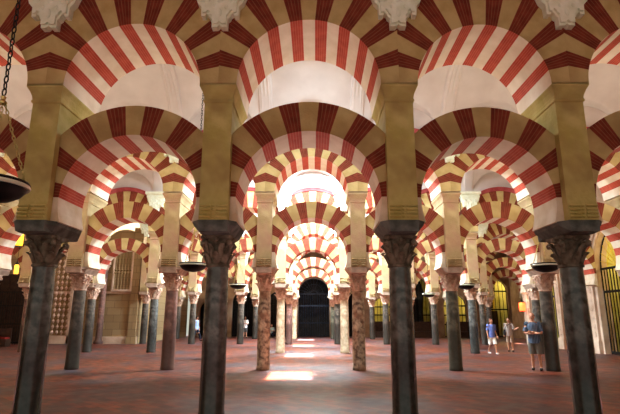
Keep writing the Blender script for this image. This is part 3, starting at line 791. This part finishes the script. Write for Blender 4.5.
def person(loc, rz, label, H=1.70, pose='stand', shirt=None, legs=None, shorts=True, hair=None, shoes=None, bald=False, female=False, sleeves=True, bag=None):
    """figure faces -y at rz=0"""
    t = thing('person', label, 'person', loc, rz)
    k = H / 1.75
    def j(*a): return tuple(c * k if not isinstance(c, tuple) else tuple(q * k for q in c) for c in a)
    if pose == 'walk': fl, fr, kl, kr = (.09, -.34, .07), (-.09, .30, .10), (.09, -.22, .50), (-.09, .08, .48)
    elif pose == 'stride': fl, fr, kl, kr = (.09, -.20, .06), (-.09, .20, .07), (.09, -.13, .49), (-.09, .05, .48)
    elif pose == 'crouch': fl, fr, kl, kr = (.12, -.12, .05), (-.12, .06, .05), (.16, -.42, .46), (-.15, -.30, .44)
    else: fl, fr, kl, kr = (.13, -.02, .06), (-.10, .02, .06), (.11, -.03, .49), (-.09, -.01, .49)
    hz = .93 if pose != 'crouch' else .34
    hy = 0 if pose != 'crouch' else .10
    ch = hz + .42; cy = hy if pose != 'crouch' else hy - .16
    sh = hz + .51
    if pose == 'crossed':
        el, er = (.25, -.07, hz + .20), (-.25, -.07, hz + .20); wl, wr = (-.04, -.24, hz + .25), (.05, -.22, hz + .21)
    elif pose == 'hold' or pose == 'crouch':
        el, er = (.24, cy - .06, hz + .2), (-.24, cy - .06, hz + .2); wl, wr = (.10, cy - .28, hz + .27), (-.08, cy - .28, hz + .25)
    elif pose == 'reach':
        el, er = (.28, -.06, hz + .22), (-.24, .03, hz + .2); wl, wr = (.44, -.20, hz + .30), (-.24, -.06, hz - .02)
    else:
        el, er = (.25, .04, hz + .2), (-.25, .02, hz + .2); wl, wr = (.25, -.10, hz - .03), (-.26, -.06, hz - .04)
    V = [j(0, hy, hz, (.15, .105)), j(0, (hy + cy) / 2 - .01, hz + .2, (.135, .10)), j(0, cy, ch, (.165, .11)), j(0, cy - .005, sh + .05, (.075, .065)), j(0, cy - .02, sh + .12, .052),
         j(.09, hy, hz - .06, .088), j(*kl, .056), j(fl[0], fl[1] + .03, fl[2] + .03, .038), j(fl[0], fl[1] - .14, fl[2] - .025, .032),
         j(-.09, hy, hz - .06, .088), j(*kr, .056), j(fr[0], fr[1] + .03, fr[2] + .03, .038), j(fr[0], fr[1] - .14, fr[2] - .025, .032),
         j(.19, cy, sh - .02, .058), j(*el, .043), j(*wl, .030), j(-.19, cy, sh - .02, .058), j(*er, .043), j(*wr, .030)]
    E_ = [(0, 1), (1, 2), (2, 3), (3, 4), (0, 5), (5, 6), (6, 7), (7, 8), (0, 9), (9, 10), (10, 11), (11, 12), (2, 13), (13, 14), (14, 15), (2, 16), (16, 17), (17, 18)]
    skin_body('body', V, E_, M_skin, t)
    # head
    bm = bmesh.new(); hc = Vector(j(0, cy - .035, sh + .215)[:3])
    ell(bm, hc, (.078 * k, .095 * k, .115 * k), sub=3)
    ell(bm, hc + Vector((0, -.03, -.055)) * k, (.055 * k, .058 * k, .06 * k), sub=2)      # jaw
    ell(bm, hc + Vector((0, -.098, -.015)) * k, (.013 * k, .02 * k, .025 * k), sub=1)        # nose
    for s in (-1, 1):
        ell(bm, hc + Vector((s * .08, .0, -.01)) * k, (.012 * k, .02 * k, .032 * k), sub=1)   # ears
    tube(bm, [hc + Vector((0, .01, -.05)) * k, hc + Vector((0, .02, -.16)) * k], .052 * k, 10)
    o = obj('head', bm, M_skin, t, smooth=True)
    bm = bmesh.new()
    for s in (-1, 1): ell(bm, hc + Vector((s * .03, -.088, .012)) * k, (.012 * k, .006 * k, .008 * k), sub=1)
    ell(bm, hc + Vector((0, -.092, -.062)) * k, (.024 * k, .006 * k, .006 * k), sub=1)
    obj('eyes_and_mouth', bm, M_wood, t)
    if hair:
        bm = bmesh.new()
        ell(bm, hc + Vector((0, .018, .025)) * k, (.086 * k, .098 * k, (.075 if bald else .11) * k), sub=3)
        if female: ell(bm, hc + Vector((0, .05, -.05)) * k, (.07 * k, .06 * k, .09 * k), sub=2)
        obj('hair', bm, hair, t, smooth=True)
    # hands with five fingers
    for w_, e_, s in ((wl, el, 1), (wr, er, -1)):
        d = (Vector(w_) - Vector(e_)).normalized(); c = Vector(w_) + d * .045
        side = d.cross(Vector((0, 0, 1)) if abs(d.z) < .9 else Vector((0, 1, 0))).normalized()
        bm = bmesh.new()
        tube(bm, [(Vector(w_)) * k, (Vector(w_) + d * .05) * k, (Vector(w_) + d * .09) * k], [.028 * k, .036 * k, .034 * k], 8)
        for q in range(4):
            b0 = Vector(w_) + d * .085 + side * (q - 1.5) * .018; ln = (.06, .07, .066, .052)[q]
            dn = d.cross(side) * .015
            tube(bm, [b0 * k, (b0 + d * ln * .55 + dn * .5) * k, (b0 + d * ln + dn * 1.6) * k], [.009 * k, .009 * k, .006 * k], 6)
        b0 = Vector(w_) + d * .03 + side * .028
        tube(bm, [b0 * k, (b0 + d * .03 + side * .025) * k, (b0 + d * .06 + side * .03) * k], [.011 * k, .010 * k, .007 * k], 6)
        obj('hand', bm, M_skin, t, smooth=True)
    # clothes
    def mix(a, b, f): return tuple(a[i] + (b[i] - a[i]) * f for i in range(3))
    def eloft(bm, rings, n=20):
        loft(bm, [[(c[0] + rx_ * cos(2 * pi * q / n), c[1] + ry_ * sin(2 * pi * q / n), c[2]) for q in range(n)] for c, rx_, ry_ in rings])
    hp, wa, chs, nk = V[0][:3], V[1][:3], V[2][:3], V[3][:3]
    bm = bmesh.new()
    eloft(bm, [((hp[0], hp[1], hp[2] - (.10 if pose != 'crouch' else .0) * k), .186 * k, .142 * k), (hp, .184 * k, .14 * k), (wa, .168 * k, .130 * k), (mix(wa, chs, .6), .182 * k, .136 * k), (chs, .195 * k, .138 * k),
               (mix(chs, nk, .45), .19 * k, .125 * k), (mix(chs, nk, .75), .135 * k, .10 * k), (mix(chs, nk, 1.0), .078 * k, .072 * k)])
    for a_, b_, c_ in ((13, 14, 15), (16, 17, 18)):
        A, B, Cc = V[a_][:3], V[b_][:3], V[c_][:3]
        inn = mix(A, chs, .35); ell(bm, (A[0] * .96, A[1], A[2] + .004), (.088 * k, .084 * k, .078 * k), sub=2)
        if sleeves: tube(bm, [inn, A, mix(A, B, .4), mix(A, B, .8)], [.075 * k, .082 * k, .070 * k, .072 * k], 12)
        else: tube(bm, [inn, A, mix(A, B, .5), B, mix(B, Cc, .5), mix(B, Cc, .93)], [.075 * k, .080 * k, .064 * k, .058 * k, .05 * k, .042 * k], 12)
    obj('shirt', bm, shirt, t, smooth=True)
    bm = bmesh.new()
    eloft(bm, [((hp[0], hp[1], hp[2] + .10 * k), .160 * k, .124 * k), (hp, .174 * k, .132 * k), ((hp[0], hp[1], hp[2] - .08 * k), .178 * k, .134 * k), ((hp[0], hp[1], hp[2] - .13 * k), .13 * k, .11 * k)])
    for a_, b_, c_ in ((5, 6, 7), (9, 10, 11)):
        A, B, Cc = V[a_][:3], V[b_][:3], V[c_][:3]
        top = (A[0], A[1], A[2] + .04 * k)
        if shorts: tube(bm, [top, mix(A, B, .1), mix(A, B, .55), mix(A, B, .98)], [.09 * k, .104 * k, .098 * k, .098 * k], 14)
        else: tube(bm, [top, mix(A, B, .1), mix(A, B, .6), B, mix(B, Cc, .5), mix(B, Cc, 1.0)], [.09 * k, .102 * k, .088 * k, .076 * k, .068 * k, .064 * k], 14)
    obj('shorts' if shorts else 'trousers', bm, legs, t, smooth=True)
    for f_ in (fl, fr):
        bm = bmesh.new(); ell(bm, Vector((f_[0], f_[1] - .045, .045 + max(0, f_[2] - .06))) * k, (.05 * k, .135 * k, .05 * k), sub=2)
        obj('shoe', bm, shoes or M_wood, t, smooth=True)
    if bag:
        bm = bmesh.new(); ell(bm, Vector((-.22, -.05, hz + .05)) * k, (.07, .14, .17), sub=2)
        tube(bm, [Vector(p) * k for p in ((-.24, -.05, hz + .15), (-.1, -.155, ch), (.12, -.10, sh + .04), (.14, .10, sh), (-.05, .15, ch - .1), (-.22, .05, hz + .1))], .012, 6)
        o = obj('shoulder_bag', bm, bag, t, smooth=True)
    return t
F = flatmat
person((7.20, 16.45, 0), radians(-28), 'man in striped shirt and grey shorts, arms crossed, by the right column', 1.80, 'crossed', stripe_mat('blue_white_striped_cloth', srgb(40, 50, 74), srgb(112, 126, 146)), F('grey_brown_cloth', srgb(104, 94, 84)), hair=F('grey_hair', srgb(110, 96, 84)), bald=True, shoes=F('dark_shoe', srgb(50, 42, 40)))
person((8.40, 23.75, 0), radians(15), 'woman in violet blue top and white shorts walking near the green column', 1.60, 'stride', F('violet_blue_cloth', srgb(104, 116, 176)), F('white_cloth', srgb(220, 206, 196)), hair=F('reddish_brown_hair', srgb(112, 66, 48)), female=True, shoes=F('white_shoe', srgb(220, 216, 210)))
person((9.85, 25.3, 0), radians(-35), 'person in grey top with dark shoulder bag beside the standing man', 1.64, 'reach', F('pale_grey_cloth', srgb(168, 150, 140)), F('beige_cloth', srgb(160, 132, 112)), hair=F('brown_hair', srgb(94, 64, 48)), shoes=M_wood, bag=F('dark_bag', srgb(44, 38, 40)))
person((-8.55, 35.5, 0), radians(80), 'man in light blue shirt and dark trousers striding past the left columns', 1.72, 'walk', F('light_blue_cloth', srgb(160, 180, 216)), F('navy_cloth', srgb(34, 38, 54)), shorts=False, hair=F('dark_hair', srgb(50, 38, 32)), sleeves=False)
person((-5.85, 41.2, 0), radians(10), 'person in white shirt and dark shorts holding something near the rear wall', 1.72, 'hold', F('white_shirt_cloth', srgb(232, 226, 226)), F('charcoal_cloth', srgb(70, 62, 60)), hair=F('black_hair', srgb(60, 44, 38)))
person((-3.75, 42.2, 0), radians(20), 'person in pale teal top crouching by the dark chapel grille', 1.65, 'crouch', F('pale_teal_cloth', srgb(150, 178, 176)), F('dark_blue_cloth', srgb(40, 46, 66)), shorts=False, hair=F('dark_brown_hair', srgb(56, 42, 36)))
person((1.62, 41.2, 0), radians(-90), 'person in dark green top standing beside the far doorway', 1.66, 'stand', F('dark_green_cloth', srgb(44, 84, 60)), F('dark_cloth', srgb(44, 44, 48)), shorts=False, hair=F('darker_hair', srgb(46, 36, 32)))
